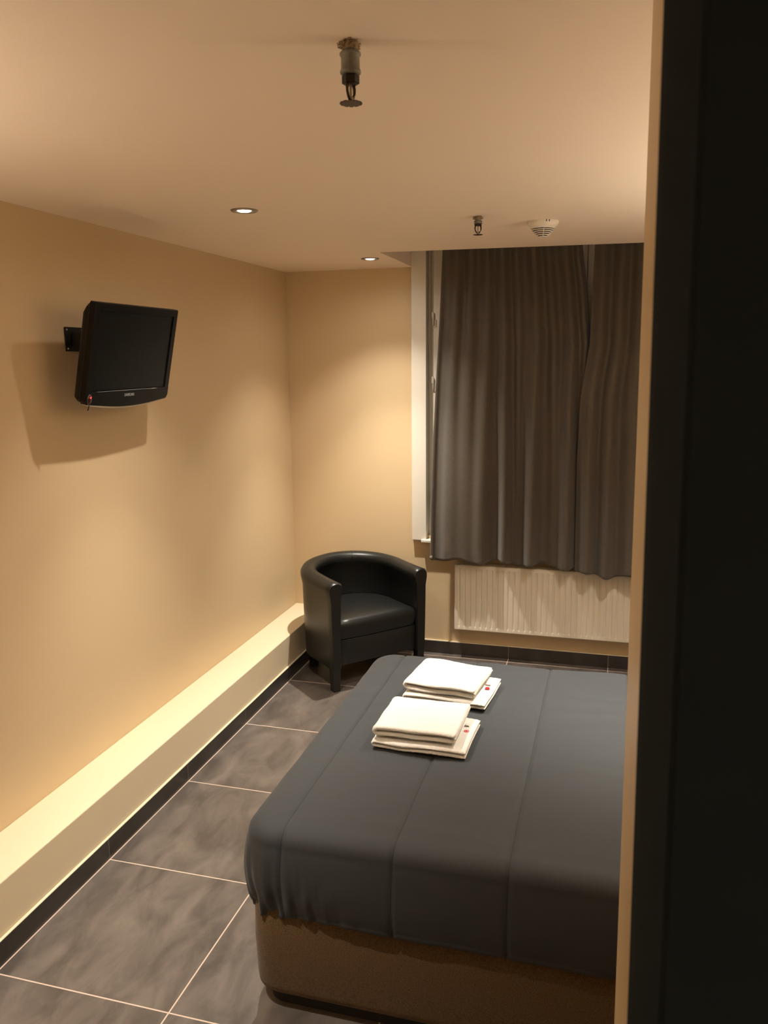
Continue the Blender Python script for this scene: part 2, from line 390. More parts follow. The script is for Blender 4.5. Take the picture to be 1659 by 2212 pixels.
# small white sewn-in label at the curtain's lower left corner
bm = bmesh.new()
loft(bm, [[(0.000, -0.0006, 0), (0.018, -0.0006, 0.004), (0.018, 0.0006, 0.004), (0.000, 0.0006, 0)],
          [(-0.001, -0.0035, 0.010), (0.017, -0.0025, 0.013), (0.017, -0.0013, 0.013), (-0.001, -0.0023, 0.010)],
          [(0.002, -0.001, 0.022), (0.018, -0.001, 0.024), (0.018, 0.0, 0.024), (0.002, 0.0, 0.022)]])
lab = link_bm('sewn_label', bm, LABM, bpy.data.objects['curtain'])
lab.location = (-0.452, -0.045, 0.018)
lab['label'] = 'small pale grey sewn label'
t = thing('curtain_rail', (1.92, 4.745, 2.575), 'white curtain rail above the taupe curtains inside the ceiling recess', 'curtain rail')
bm = bmesh.new(); box(bm, 0.93, 2.92, 4.70, 4.765, 2.565, 2.59, 0.004); link_bm('track', bm, WINW, t, xf=local(t))
for x in (1.0, 1.9, 2.85):
    bm = bmesh.new(); box(bm, x-0.012, x+0.012, 4.722, 4.742, 2.5905, 2.662, 0.002); link_bm('bracket', bm, WINW, t, xf=local(t))

# ------------------------------------------------------------------ radiator
rx0, rx1, rz0, rz1, ry = 1.087, 2.36, 0.193, 0.605, 4.765
t = thing('radiator', ((rx0+rx1)/2, ry+0.04, rz0), 'white fluted panel radiator on the back wall below the curtains', 'radiator')
L_ = local(t)
bm = bmesh.new()
P = 0.0335; xs = [rx0, rx0+0.003, rx0+0.010]; dx_ = [0.004, 0.001, 0.0]
n = int((rx1-rx0-0.03)/P)
for k in range(n):
    c = rx0 + 0.030 + k*P
    for a, d in ((-0.007, 0), (-0.0045, .0022), (-0.0018, .0055), (0.0018, .0055), (0.0045, .0022), (0.007, 0)):
        xs.append(c+a); dx_.append(-d)
xs += [rx1-0.008, rx1-0.003, rx1]; dx_ += [0, 0.001, 0.004]
zs = [(rz0, 0), (rz0+0.004, 0), (rz0+0.020, 0), (rz0+0.024, .5), (rz0+0.030, 1), (0.40, 1), (rz1-0.030, 1), (rz1-0.024, .5), (rz1-0.018, 0), (rz1, 0)]
rows = []
for z, g in zs:
    edge = 0.003 if z in (rz0, rz1) else 0
    row = []
    for x, d in zip(xs, dx_):
        rec = (-d)*g if d < 0 else d
        row.append(bm.verts.new((x, ry + rec + edge, z)))
    rows.append(row)
for a, b in zip(rows, rows[1:]):
    for i in range(len(a)-1): bm.faces.new((a[i], a[i+1], b[i+1], b[i]))
link_bm('front_panel', bm, RADM, t, smooth=True, auto=30, xf=L_)
bm = bmesh.new(); box(bm, rx0+0.002, rx1-0.002, ry+0.062, ry+0.070, rz0+0.004, rz1-0.004, 0.002)
box(bm, rx0+0.03, rx1-0.03, ry+0.012, ry+0.061, rz0+0.02, rz0+0.05, 0.004); box(bm, rx0+0.03, rx1-0.03, ry+0.012, ry+0.061, rz1-0.05, rz1-0.02, 0.004)
link_bm('rear_panel', bm, RADM, t, xf=L_)
for x in (rx0, rx1-0.0015):
    bm = bmesh.new(); box(bm, x, x+0.0015, ry+0.005, ry+0.066, rz0+0.003, rz1-0.003); link_bm('side_panel', bm, RADM, t, xf=L_)
bm = bmesh.new()
for k in range(40):
    x = rx0+0.02+k*(rx1-rx0-0.04)/39; box(bm, x-0.001, x+0.001, ry+0.006, ry+0.066, rz1-0.004, rz1+0.002)
for y in (ry+0.006, ry+0.036, ry+0.062): box(bm, rx0+0.002, rx1-0.002, y, y+0.003, rz1-0.003, rz1+0.003)
link_bm('top_grille', bm, RADM, t, xf=L_)
for x in (rx0+0.18, rx1-0.18):
    bm = bmesh.new(); box(bm, x-0.02, x+0.02, ry+0.0705, BACK-0.0005, rz0+0.03, rz1-0.05, 0.002); link_bm('wall_bracket', bm, RADM, t, xf=L_)

# ------------------------------------------------------------------ television on its wall arm
tv = bpy.data.objects.new('television', None); COL.objects.link(tv)
TVC = Vector((0.184, 2.809, 1.886)); TILT = math.radians(12.4)
# local axes: X = width (world +Y), Y = away from the viewer of the screen (toward the wall), Z = up along the screen
rotm = Matrix(((0, -math.cos(TILT), math.sin(TILT)), (1, 0, 0), (0, math.sin(TILT), math.cos(TILT)))).to_4x4()
tv.matrix_world = Matrix.Translation(TVC) @ rotm
tag(tv, 'small black flat television tilted downward on the left wall', 'television')
TW, TH = 0.562, 0.366
def tv_outline(inset=0.0, bow=0.018):
    pts = []; w = TW/2-inset; h = TH/2-inset
    pts += [(-w+0.006, h), (-w, h-0.006), (-w, -h+0.012), (-w+0.010, -h)]
    for i in range(1, 16):
        s = i/16; pts.append((-w+0.010+(2*w-0.020)*s, -h - bow*math.sin(PI*s)))
    pts += [(w-0.010, -h), (w, -h+0.012), (w, h-0.006), (w-0.006, h)]
    return pts[::-1]
bm = bmesh.new()
rings = []
for y, ins in ((-0.018, 0.004), (-0.021, 0.0035), (-0.0195, 0.0), (0.004, 0.0), (0.006, 0.0015)):
    rings.append([(x, y, z) for x, z in tv_outline(ins)])
# front face kept as its own ring so the screen opening is real
scr = (TW/2-0.030, TH/2-0.028, -TH/2+0.048)
loft(bm, [rings[1], rings[2], rings[3], rings[4]], caps=False)
R0 = [v for v in bm.verts if abs(v.co.y+0.021) < 1e-5]
box(bm, -TW/2+0.0035, -scr[0], -0.021, -0.004, scr[2], TH/2-0.0035); box(bm, scr[0], TW/2-0.0035, -0.021, -0.004, scr[2], TH/2-0.0035)
box(bm, -scr[0], scr[0], -0.021, -0.004, scr[1], TH/2-0.0035)
chin = [(-TW/2+0.0035, scr[2]), (scr[0]+0.0265, scr[2])] + [p for p in tv_outline(0.0035) if p[1] < -TH/2+0.02]
chin = [(TW/2-0.0035, scr[2]-0.0006), (-TW/2+0.0035, scr[2]-0.0006)] + sorted([p for p in tv_outline(0.0035) if p[1] < -TH/2+0.02], key=lambda p: p[0])
a = [bm.verts.new((x, -0.022, z)) for x, z in chin]; b = [bm.verts.new((x, -0.004, z)) for x, z in chin]
bm.faces.new(a); bm.faces.new(b[::-1])
for i in range(len(a)): bm.faces.new((a[i], a[(i+1) % len(a)], b[(i+1) % len(a)], b[i]))
link_bm('bezel', bm, TVM, tv)
bm = bmesh.new(); box(bm, -scr[0], scr[0], -0.0165, -0.010, scr[2], scr[1]); link_bm('screen', bm, SCREEN, tv)
bm = bmesh.new(); rings = []                       # housing behind: bulges, slimmer at the top
for y, inx, top, bot in ((0.0062, 0.004, 0.006, 0.004), (0.020, 0.006, 0.012, 0.004), (0.036, 0.014, 0.035, 0.010), (0.052, 0.040, 0.075, 0.030), (0.058, 0.060, 0.10, 0.05)):
    w = TW/2-inx; zt_ = TH/2-top; zb_ = -TH/2+bot
    rings.append([(-w+.01, y, zt_), (-w, y, zt_-.01), (-w, y, zb_+.01), (-w+.01, y, zb_), (w-.01, y, zb_), (w, y, zb_+.01), (w, y, zt_-.01), (w-.01, y, zt_)])
loft(bm, rings); link_bm('housing', bm, TVB, tv, smooth=True, auto=35)
bm = bmesh.new(); rings = []                       # silver lip following the bowed lower edge
for i in range(33):
    s = i/32; x = -TW/2+0.018+(TW-0.030)*s; z = -TH/2 - 0.018*math.sin(PI*s) - 0.0005; hh = 0.0045+0.0035*math.sin(PI*s)
    rings.append([(x, -0.0195, z), (x, 0.006, z), (x, 0.004, z-hh), (x, -0.015, z-hh)])
loft(bm, rings); link_bm('silver_lip', bm, SILVER, tv)['label'] = 'thin silver curved lower lip'
bm = bmesh.new(); lathe(bm, [(0.0135, 0), (0.0135, 0.002), (0.0115, 0.0035), (0.009, 0.0045)], seg=32)
bmesh.ops.rotate(bm, verts=bm.verts, matrix=Matrix.Rotation(PI/2, 3, 'X')); bmesh.ops.scale(bm, verts=bm.verts, vec=(0.85, 1, 1.25)); bmesh.ops.translate(bm, verts=bm.verts, vec=(-TW/2+0.020, -0.0222, -TH/2+0.020))
pb_ = link_bm('power_button', bm, REDP, tv, smooth=True, auto=40)
bm = bmesh.new(); lathe(bm, [(0.004, 0), (0.0035, 0.0012)], seg=20); bmesh.ops.rotate(bm, verts=bm.verts, matrix=Matrix.Rotation(PI/2, 3, 'X'))
bmesh.ops.translate(bm, verts=bm.verts, vec=(-TW/2+0.021, -0.0262, -TH/2+0.028)); link_bm('standby_light', bm, REDM, pb_)['label'] = 'glowing red standby light'
bm = bmesh.new(); n_ = 40
for i in range(n_):                                # bright rim ring round the button
    a0, a1 = 2*PI*i/n_, 2*PI*(i+1)/n_
    def pr(a, r): return (-TW/2+0.020+0.85*r*math.cos(a), -0.0232, -TH/2+0.020+1.25*r*math.sin(a))
    q4 = [pr(a0, .0136), pr(a1, .0136), pr(a1, .0146), pr(a0, .0146)]
    lo = [bm.verts.new(p) for p in q4]; hi = [bm.verts.new((p[0], p[1]+0.0016, p[2])) for p in q4]
    bm.faces.new(lo); bm.faces.new(hi[::-1])
    for k in range(4): bm.faces.new((lo[k], lo[(k+1) % 4], hi[(k+1) % 4], hi[k]))
link_bm('button_rim', bm, LOGOM, pb_)
bm = bmesh.new(); tube(bm, [(-TW/2+0.020, -0.024, -TH/2+0.004), (-TW/2+0.020, -0.023, -TH/2-0.010), (-TW/2+0.020, -0.021, -TH/2-0.020)], [0.0016, 0.0016, 0.0022], 8); link_bm('pull_cord', bm, TVB, tv, smooth=True)
bm = bmesh.new(); box(bm, -0.22, 0.19, -0.0222, -0.0210, scr[2]-0.0030, scr[2]-0.0016); link_bm('trim_line', bm, LOGOM, tv)
bm = bmesh.new(); box(bm, 0.150, 0.176, -0.0226, -0.0212, scr[2]-0.0034, scr[2]-0.0008); link_bm('indicator_strip', bm, SILVER, tv)
fc = bpy.data.curves.new('logo', 'FONT'); fc.body = 'SAMSUNG'; fc.size = 0.0155; fc.extrude = 0.0004; fc.align_x = 'CENTER'; fc.offset = 0.0002; fc.space_character = 0.92
fo = bpy.data.objects.new('logo_curve', fc); COL.objects.link(fo)
me = bpy.data.meshes.new_from_object(fo.evaluated_get(bpy.context.evaluated_depsgraph_get()))
bpy.data.objects.remove(fo)
me.materials.clear(); me.materials.append(LOGOM)
lo_ = bpy.data.objects.new('logo', me); COL.objects.link(lo_); lo_.parent = tv; lo_.rotation_euler = (PI/2, 0, 0); lo_.location = (-0.008, -0.0226, -TH/2+0.022)
lo_['label'] = 'small grey maker lettering'
# wall arm
t = thing('tv_wall_bracket', (0, 2.71, 1.94), 'black steel wall bracket between the left wall and the television', 'bracket')
L_ = local(t)
bm = bmesh.new(); box(bm, 0.0005, 0.006, 2.665, 2.775, 1.895, 1.985, 0.001, 1); link_bm('wall_plate', bm, BRACKM, t, xf=L_)
bm = bmesh.new(); box(bm, 0.0062, 0.070, 2.700, 2.738, 1.915, 1.965, 0.003); box(bm, 0.060, 0.085, 2.690, 2.80, 1.920, 1.960, 0.003); link_bm('arm', bm, BRACKM, t, xf=L_)
bm = bmesh.new(); box(bm, 0.0855, 0.118, 2.72, 2.90, 1.86, 1.98, 0.003); link_bm('tilt_head', bm, BRACKM, t, xf=L_)
for yy in (2.675, 2.765):
    for zz in (1.905, 1.975):
        bm = bmesh.new(); lathe(bm, [(0.004, 0), (0.003, 0.002)], seg=12); bmesh.ops.rotate(bm, verts=bm.verts, matrix=Matrix.Rotation(PI/2, 3, 'Y')); bmesh.ops.translate(bm, verts=bm.verts, vec=(0.006, yy, zz)); link_bm('screw', bm, SILVER, t, xf=L_)

# ------------------------------------------------------------------ tub armchair
def tub_chair():
    ch = thing('tub_armchair', (0.542, 4.482, 0), 'black leather tub armchair in the back left corner', 'armchair', rotz=math.radians(48))
    # local: front = -Y, seat centre near origin
    HW = 0.288; TK = 0.036; ARM = 0.26                # centre line half width, half thickness, straight arm length
    path = []
    for i in range(9): path.append((-HW, -ARM*(1-i/9), -1, 0))
    for i in range(33):
        a = PI - PI*i/32; path.append((HW*math.cos(a), HW*0.92*math.sin(a), math.cos(a), math.sin(a)))
    for i in range(1, 10): path.append((HW, -ARM*i/9, 1, 0))
    n = len(path)
    def rim(k):
        s = k/(n-1); return 0.640 + 0.030*smooth01(1-abs(2*s-1)/0.95)
    bm = bmesh.new(); rings = []
    for k, (x, y, nx, ny) in enumerate(path):
        h = rim(k)
        endk = min(k, n-1-k)
        rr = 1.0
        pr = [(-TK*0.85, 0.135), (-TK*0.85, 0.40), (-TK*1.0, h-0.085), (-TK*1.25, h-0.060), (-TK*1.35, h-0.035), (-TK*1.15, h-0.012), (-TK*0.55, h-0.001), (TK*0.25, h),
              (TK*0.95, h-0.010), (TK*1.28, h-0.030), (TK*1.25, h-0.055), (TK*1.0, h-0.10), (TK*0.92, 0.40), (TK*0.72, 0.135)]
        ring = []
        wr = 0.0
        if 0.40 < k/(n-1) < 0.47: wr = 0.004*math.sin(k*3.0)
        for d, z in pr:
            if z > h-0.05: d += wr
            ring.append((x+nx*d, y+ny*d, z))
        rings.append(ring)
    # rounded front ends of the arms
    def endcap(ring, dy):
        cx_ = sum(p[0] for p in ring)/len(ring)
        return [(cx_+(p[0]-cx_)*0.86, p[1]+dy, 0.135+(p[2]-0.135)*0.985) for p in ring]
    rings = [endcap(rings[0], -0.012)] + rings + [endcap(rings[-1], -0.012)]
    loft(bm, rings)
    sh = link_bm('shell', bm, LEATHER, ch, smooth=True, auto=50)
    # thin vertical seams in the middle of the back
    bm = bmesh.new()
    k = n//2+4; x, y, nx, ny = path[k]; h = rim(k)
    tube(bm, [(x-nx*TK*1.36, y-ny*TK*1.36, h-0.05), (x-nx*TK*1.38, y-ny*TK*1.38, h-0.03), (x-nx*TK*1.1, y-ny*TK*1.1, h-0.010), (x-nx*TK*.5, y-ny*TK*.5, h-0.0005), (x+nx*TK*.3, y+ny*TK*.3, h), (x+nx*TK, y+ny*TK, h-.010), (x+nx*TK*1.28, y+ny*TK*1.28, h-.035)], 0.0016, 6)
    link_bm('seam', bm, LEATHER, sh, smooth=True)
    # seat cushion: D-shaped, crowned, rounded front edge
    bm = bmesh.new(); iw = HW-TK*0.85-0.003
    def dshape(w, f, sc):
        pts = [(-w, -f)] + [(-w, -f*(1-i/5)) for i in range(1, 5)]
        for i in range(25):
            a = PI - PI*i/24; pts.append((w*math.cos(a), w*0.90*math.sin(a)))
        pts += [(w, -f*i/5) for i in range(1, 6)]
        m_ = 9
        for i in range(1, m_): pts.append((w - 2*w*i/m_, -f - 0.012*math.sin(PI*i/m_)))
        return [(p[0]*sc, p[1]*sc) for p in pts]
    rings = []
    for z, sc, in_ in ((0.300, 0.97, 0), (0.330, 0.995, 0), (0.368, 1.0, 0), (0.388, 0.985, 0), (0.402, 0.95, 0), (0.410, 0.87, 0), (0.415, 0.70, 0), (0.419, 0.45, 0), (0.420, 0.15, 0)):
        rings.append([(x, y, z) for x, y in dshape(iw, ARM-0.005, sc)])
    loft(bm, rings); link_bm('seat_cushion', bm, LEATHER, ch, smooth=True, auto=60)
    bm = bmesh.new(); box(bm, -iw, iw, -ARM+0.006, -ARM+0.03, 0.145, 0.296, 0.006)
    link_bm('front_rail', bm, LEATHER, ch, smooth=True, auto=40)
    bm = bmesh.new(); box(bm, -iw+0.02, iw-0.02, -ARM+0.031, 0.19, 0.150, 0.294, 0.01); link_bm('seat_frame', bm, PLINTH, ch)
    for sx in (-1, 1):
        for (ax, ay) in ((HW, -ARM+0.018), (HW*0.72, HW*0.60)):
            bm = bmesh.new(); cx_, cy2 = sx*ax, ay
            rings = []
            for z, hw in ((0.0, 0.019), (0.004, 0.020), (0.134, 0.0235)):
                rings.append([(cx_-hw, cy2-hw, z), (cx_+hw, cy2-hw, z), (cx_+hw, cy2+hw, z), (cx_-hw, cy2+hw, z)])
            loft(bm, rings); link_bm('leg', bm, LEGM, ch)
    return ch
tub_chair()

# ------------------------------------------------------------------ bed
BX0, BX1, BY0, BY1 = 1.032, 3.06, 1.882, 3.285
bed = thing('bed', ((BX0+BX1)/2, (BY0+BY1)/2, 0), 'bed with a brown fabric box base on a black plinth, under the grey duvet', 'bed')
L_ = local(bed)
def rrect(x0, x1, y0, y1, r, per=10, step=0.04):
    pts = []
    for cx_, cy2, a0 in ((x1-r, y0+r, -PI/2), (x1-r, y1-r, 0), (x0+r, y1-r, PI/2), (x0+r, y0+r, PI)):
        for i in range(per+1):
            a = a0 + PI/2*i/per; pts.append((cx_+r*math.cos(a), cy2+r*math.sin(a)))
    # subdivide straights
    out = []
    for i, p in enumerate(pts):
        q = pts[(i+1) % len(pts)]; out.append(p); d = math.hypot(q[0]-p[0], q[1]-p[1]); m_ = int(d/step) if step < 0.03 else (24 if (i+1) % (per+1) == 0 else 1)
        for k in range(1, m_): out.append((p[0]+(q[0]-p[0])*k/m_, p[1]+(q[1]-p[1])*k/m_))
    return out
bm = bmesh.new(); rings = []
for z, ins in ((0.050, 0.022), (0.053, 0.010), (0.062, 0.002), (0.080, 0.0), (0.20, -0.003), (0.345, 0.0), (0.362, 0.006), (0.368, 0.02)):
    rings.append([(x, y, z) for x, y in rrect(BX0+ins, BX1-ins, BY0+ins, BY1-ins, 0.085)])
loft(bm, rings); link_bm('box_base', bm, BASEFAB, bed, smooth=True, auto=50, xf=L_)
bm = bmesh.new(); loft(bm, [[(x, y, z) for x, y in rrect(BX0+0.035, BX1-0.035, BY0+0.035, BY1-0.035, 0.06)] for z in (0.0, 0.0495)]); link_bm('plinth', bm, PLINTH, bed, xf=L_)
bm = bmesh.new(); rings = [[(x, y, z) for x, y in rrect(BX0+0.03+ins, BX1-0.01-ins, BY0+0.03+ins, BY1-0.03-ins, 0.08)] for z, ins in ((0.369, 0.01), (0.38, 0), (0.49, 0), (0.505, 0.012))]
loft(bm, rings); link_bm('mattress', bm, MATTR, bed, smooth=True, auto=50, xf=L_)

# duvet: dense draped sheet, quilting seams every 0.31 m, gathers at the corners
SEAMS = [1.152, 1.47, 1.777, 2.085, 2.39, 2.70]
def add_crease_shade(m, xs, off, half):
    """crease shade painted into the fabric colour along each quilting seam"""
    nt = m.node_tree; N = nt.nodes; L = nt.links; b = N['Principled BSDF']
    tc = N.new('ShaderNodeTexCoord'); sep = N.new('ShaderNodeSeparateXYZ'); L.new(tc.outputs['Object'], sep.inputs[0])
    acc = None
    for x in xs:
        c = N.new('ShaderNodeMath'); c.operation = 'COMPARE'; L.new(sep.outputs[0], c.inputs[0]); c.inputs[1].default_value = x-off; c.inputs[2].default_value = half
        if acc is None: acc = c.outputs[0]
        else:
            a = N.new('ShaderNodeMath'); a.operation = 'MAXIMUM'; L.new(acc, a.inputs[0]); L.new(c.outputs[0], a.inputs[1]); acc = a.outputs[0]
    src = b.inputs['Base Color'].links[0].from_socket
    mx = N.new('ShaderNodeMix'); mx.data_type = 'RGBA'; L.new(acc, mx.inputs['Factor']); L.new(src, mx.inputs['A']); mx.inputs['B'].default_value = (0.009, 0.010, 0.012, 1)  # darker mix colour stands in for shade in the seam creases
    L.new(mx.outputs['Result'], b.inputs['Base Color'])
def duvet():
    x0, x1, y0, y1 = BX0-0.014, 3.07, BY0-0.014, BY1+0.030
    ztop, zsh, zhem = 0.578, 0.528, 0.325
    r, A = 0.105, 36
    NS = 200; NF = int((x1-x0-2*r)/0.006)
    def arc(cx_, cy2, a0): return [(cx_+r*math.cos(a0+PI/2*i/A), cy2+r*math.sin(a0+PI/2*i/A)) for i in range(A+1)]
    def seg(p, q, n): return [(p[0]+(q[0]-p[0])*i/n, p[1]+(q[1]-p[1])*i/n) for i in range(1, n)]
    c4 = arc(x0+r, y0+r, PI); c1 = arc(x1-r, y0+r, -PI/2); c2 = arc(x1-r, y1-r, 0); c3 = arc(x0+r, y1-r, PI/2)
    fr = seg(c4[-1], c1[0], NF); rs = seg(c1[-1], c2[0], NS); bk = seg(c2[-1], c3[0], NF); ls = seg(c3[-1], c4[0], NS)
    per = c4 + fr + c1 + rs + c2 + bk + c3 + ls
    nP = len(per); n_front = len(c4)+len(fr)+len(c1)
    def normal(i):
        a = per[i-1]; b = per[(i+1) % nP]; d = Vector((b[0]-a[0], b[1]-a[1])).normalized(); return d.y, -d.x
    def seam(x):
        return sum(math.exp(-((x-s)/0.0042)**2)*1.5 + 0.45*math.exp(-(abs(x-s)/0.026)) for s in SEAMS)
    def top_d(x, y):
        e = max(0, min(x-x0, y-y0, y1-y))
        fade = smooth01((y-y0)/0.9) if x < 1.25 else 1.0
        d = 0.012*smooth01(e/0.35) + 0.005*noise.noise((x*2.1, y*2.1, 4.0)) + 0.0024*noise.noise((x*6, y*6, 2.0)) - 0.0035*seam(x)*(0.35+0.65*fade)
        w = noise.noise((x*1.4+3, y*5, 9.0)); d += 0.0012*math.sin(w*9)
        return d
    prof = [(-0.058+0.058*math.sin(PI/2*k/11), zsh+(ztop-zsh)*math.cos(PI/2*k/11)) for k in range(12)]
    for k in range(1, 24):
        s = k/23; prof.append((0.017*math.sin(PI*min(1, s*1.02))**0.8 if s < 0.96 else 0.004, zsh*(1-s)+zhem*s))
    prof += [(-0.002, zhem-0.004), (-0.006, zhem-0.001)]
    npf = len(prof); bm = bmesh.new(); R = []
    for k, (off, z) in enumerate(prof):
        s = min(1.0, max(0.0, (zsh - z)/(zsh-zhem))); ring = []
        for i, (px, py) in enumerate(per):
            nx, ny = normal(i)
            near = math.exp(-(((px-x0)/0.20)**2 + ((py-y0)/0.20)**2)); far = math.exp(-(((px-x0)/0.20)**2+((y1-py)/0.20)**2))
            arcl = math.atan2(py-(y0+0.25), px-(x0+0.25))
            g = 0.0085*near*s**1.3*math.sin(arcl*26+3.2*s+2*noise.noise((arcl*3, s*2, 0))) + 0.0035*near*s*math.sin(arcl*61+1.0-2*s) + 0.006*far*s*math.sin(arcl*40)
            wob = 0.005*noise.noise((px*3, py*3, z*4))*min(1, s*3+.2) + 0.0022*noise.noise((px*11, py*11, z*14))*(0.3+s)
            sm = seam(px) if abs(ny) > 0.5 else 0
            o_ = off + g - 0.014*near*s*s + wob - 0.0030*sm*min(1, k/6)
            dz = s*(0.010*noise.noise((px*2.2+3, py*2.2, 0)) - 0.026*near*s)
            x = px+nx*o_; y = py+ny*o_
            ring.append(bm.verts.new((x, y, z + dz + top_d(px-nx*0.058, py-ny*0.058)*(1-s)*(1 if k < 12 else max(0, 1-(k-11)/8)) if k else ztop + top_d(x, y))))
        R.append(ring)
    for a, b in zip(R, R[1:]):
        for i in range(nP): bm.faces.new((a[i], a[(i+1) % nP], b[(i+1) % nP], b[i]))
    top = R[0]
    front = top[:n_front]
    right = top[n_front:n_front+len(rs)]
    back = top[n_front+len(rs):n_front+len(rs)+len(c2)+len(bk)+len(c3)][::-1]
    left = top[n_front+len(rs)+len(c2)+len(bk)+len(c3):][::-1]
    cols = []
    for c in range(n_front):
        if c == 0: mid = left
        elif c == n_front-1: mid = right
        else:
            a, b = front[c].co, back[c].co; mid = []
            for q in range(1, NS):
                p = a.lerp(b, q/NS); mid.append(bm.verts.new((p.x, p.y, ztop + top_d(p.x, p.y))))
        cols.append([front[c]] + mid + [back[c]])
    for a, b in zip(cols, cols[1:]):
        for q in range(NS): bm.faces.new((a[q], b[q], b[q+1], a[q+1]))
    cx_, cy2 = (x0+x1)/2, (y0+y1)/2
    o = link_bm('duvet', bm, DUVET, smooth=True, xf=Matrix.Translation((-cx_, -cy2, -zhem)))
    o.location = (cx_, cy2, zhem)
    add_crease_shade(DUVET, SEAMS, cx_, 0.0016)
    md = o.modifiers.new('filling', 'SOLIDIFY'); md.thickness = 0.008; md.offset = -1
    tag(o, 'dark grey channel-quilted duvet spread over the bed', 'duvet')
duvet()

# ------------------------------------------------------------------ folded towels
def ribbon_towel(name, path, width, loc, rot, label, group, th=0.0125, seed=0.0, sag=0.0, skew=0.0):
    """one long cloth folded along 'path' (x,z), extruded over its width in y"""
    # resample
    P_ = [Vector((p[0], 0, p[1])) for p in path]
    d = [0]
    for a, b in zip(P_, P_[1:]): d.append(d[-1]+(b-a).length)
    L0 = d[-1]; m_ = int(L0/0.005); pts = []
    j = 0
    for i in range(m_+1):
        s = L0*i/m_
        while j < len(d)-2 and d[j+1] < s: j += 1
        t_ = (s-d[j])/(d[j+1]-d[j]); pts.append(P_[j].lerp(P_[j+1], t_))
    ny = 44; top, bot = [], []
    bm = bmesh.new()
    for i, p in enumerate(pts):
        a = pts[max(0, i-1)]; b = pts[min(len(pts)-1, i+1)]; tg = (b-a).normalized(); nrm = Vector((-tg.z, 0, tg.x))
        rt, rb = [], []
        endf = min(1.0, (0.35+0.65*min(i, m_-i)/2.0))
        for k in range(ny+1):
            v = k/ny; y = (v-0.5)*width
            ed = min(v, 1-v)*width
            hf = th*0.5*min(1.0, math.sqrt(max(0.06, min(1, ed/0.008))))*endf
            nz_ = noise.noise((p.x*11+seed, y*11, p.z*30))*0.006 + noise.noise((p.x*110+seed, y*110, p.z*110))*0.0030
            yy = y + 0.010*noise.noise((p.x*8+seed, v*2, p.z*25)) + (0.0016*noise.noise((p.x*130+seed, v*3, p.z*90)) if min(v, 1-v) < 0.08 else 0)
            c = Vector((p.x, yy, p.z + 0.006*noise.noise((p.x*8+seed, y*6, 1)) + sag*math.sin(PI*(p.x/0.3))))
            rt.append(bm.verts.new(c + nrm*(hf+nz_*0.35))); rb.append(bm.verts.new(c - nrm*(hf+nz_*0.35)))
        top.append(rt); bot.append(rb)
    for i in range(len(pts)-1):
        for k in range(ny):
            bm.faces.new((top[i][k], top[i+1][k], top[i+1][k+1], top[i][k+1]))
            bm.faces.new((bot[i][k], bot[i][k+1], bot[i+1][k+1], bot[i+1][k]))
        bm.faces.new((top[i][0], bot[i][0], bot[i+1][0], top[i+1][0]))
        bm.faces.new((top[i][ny], top[i+1][ny], bot[i+1][ny], bot[i][ny]))
    for i in (0, len(pts)-1):
        for k in range(ny):
            f = (top[i][k], top[i][k+1], bot[i][k+1], bot[i][k]); bm.faces.new(f)
    o = link_bm(name, bm, TERRY, smooth=True)
    o.location = loc; o.rotation_euler = (0, 0, rot)
    return tag(o, label, 'towel', group)

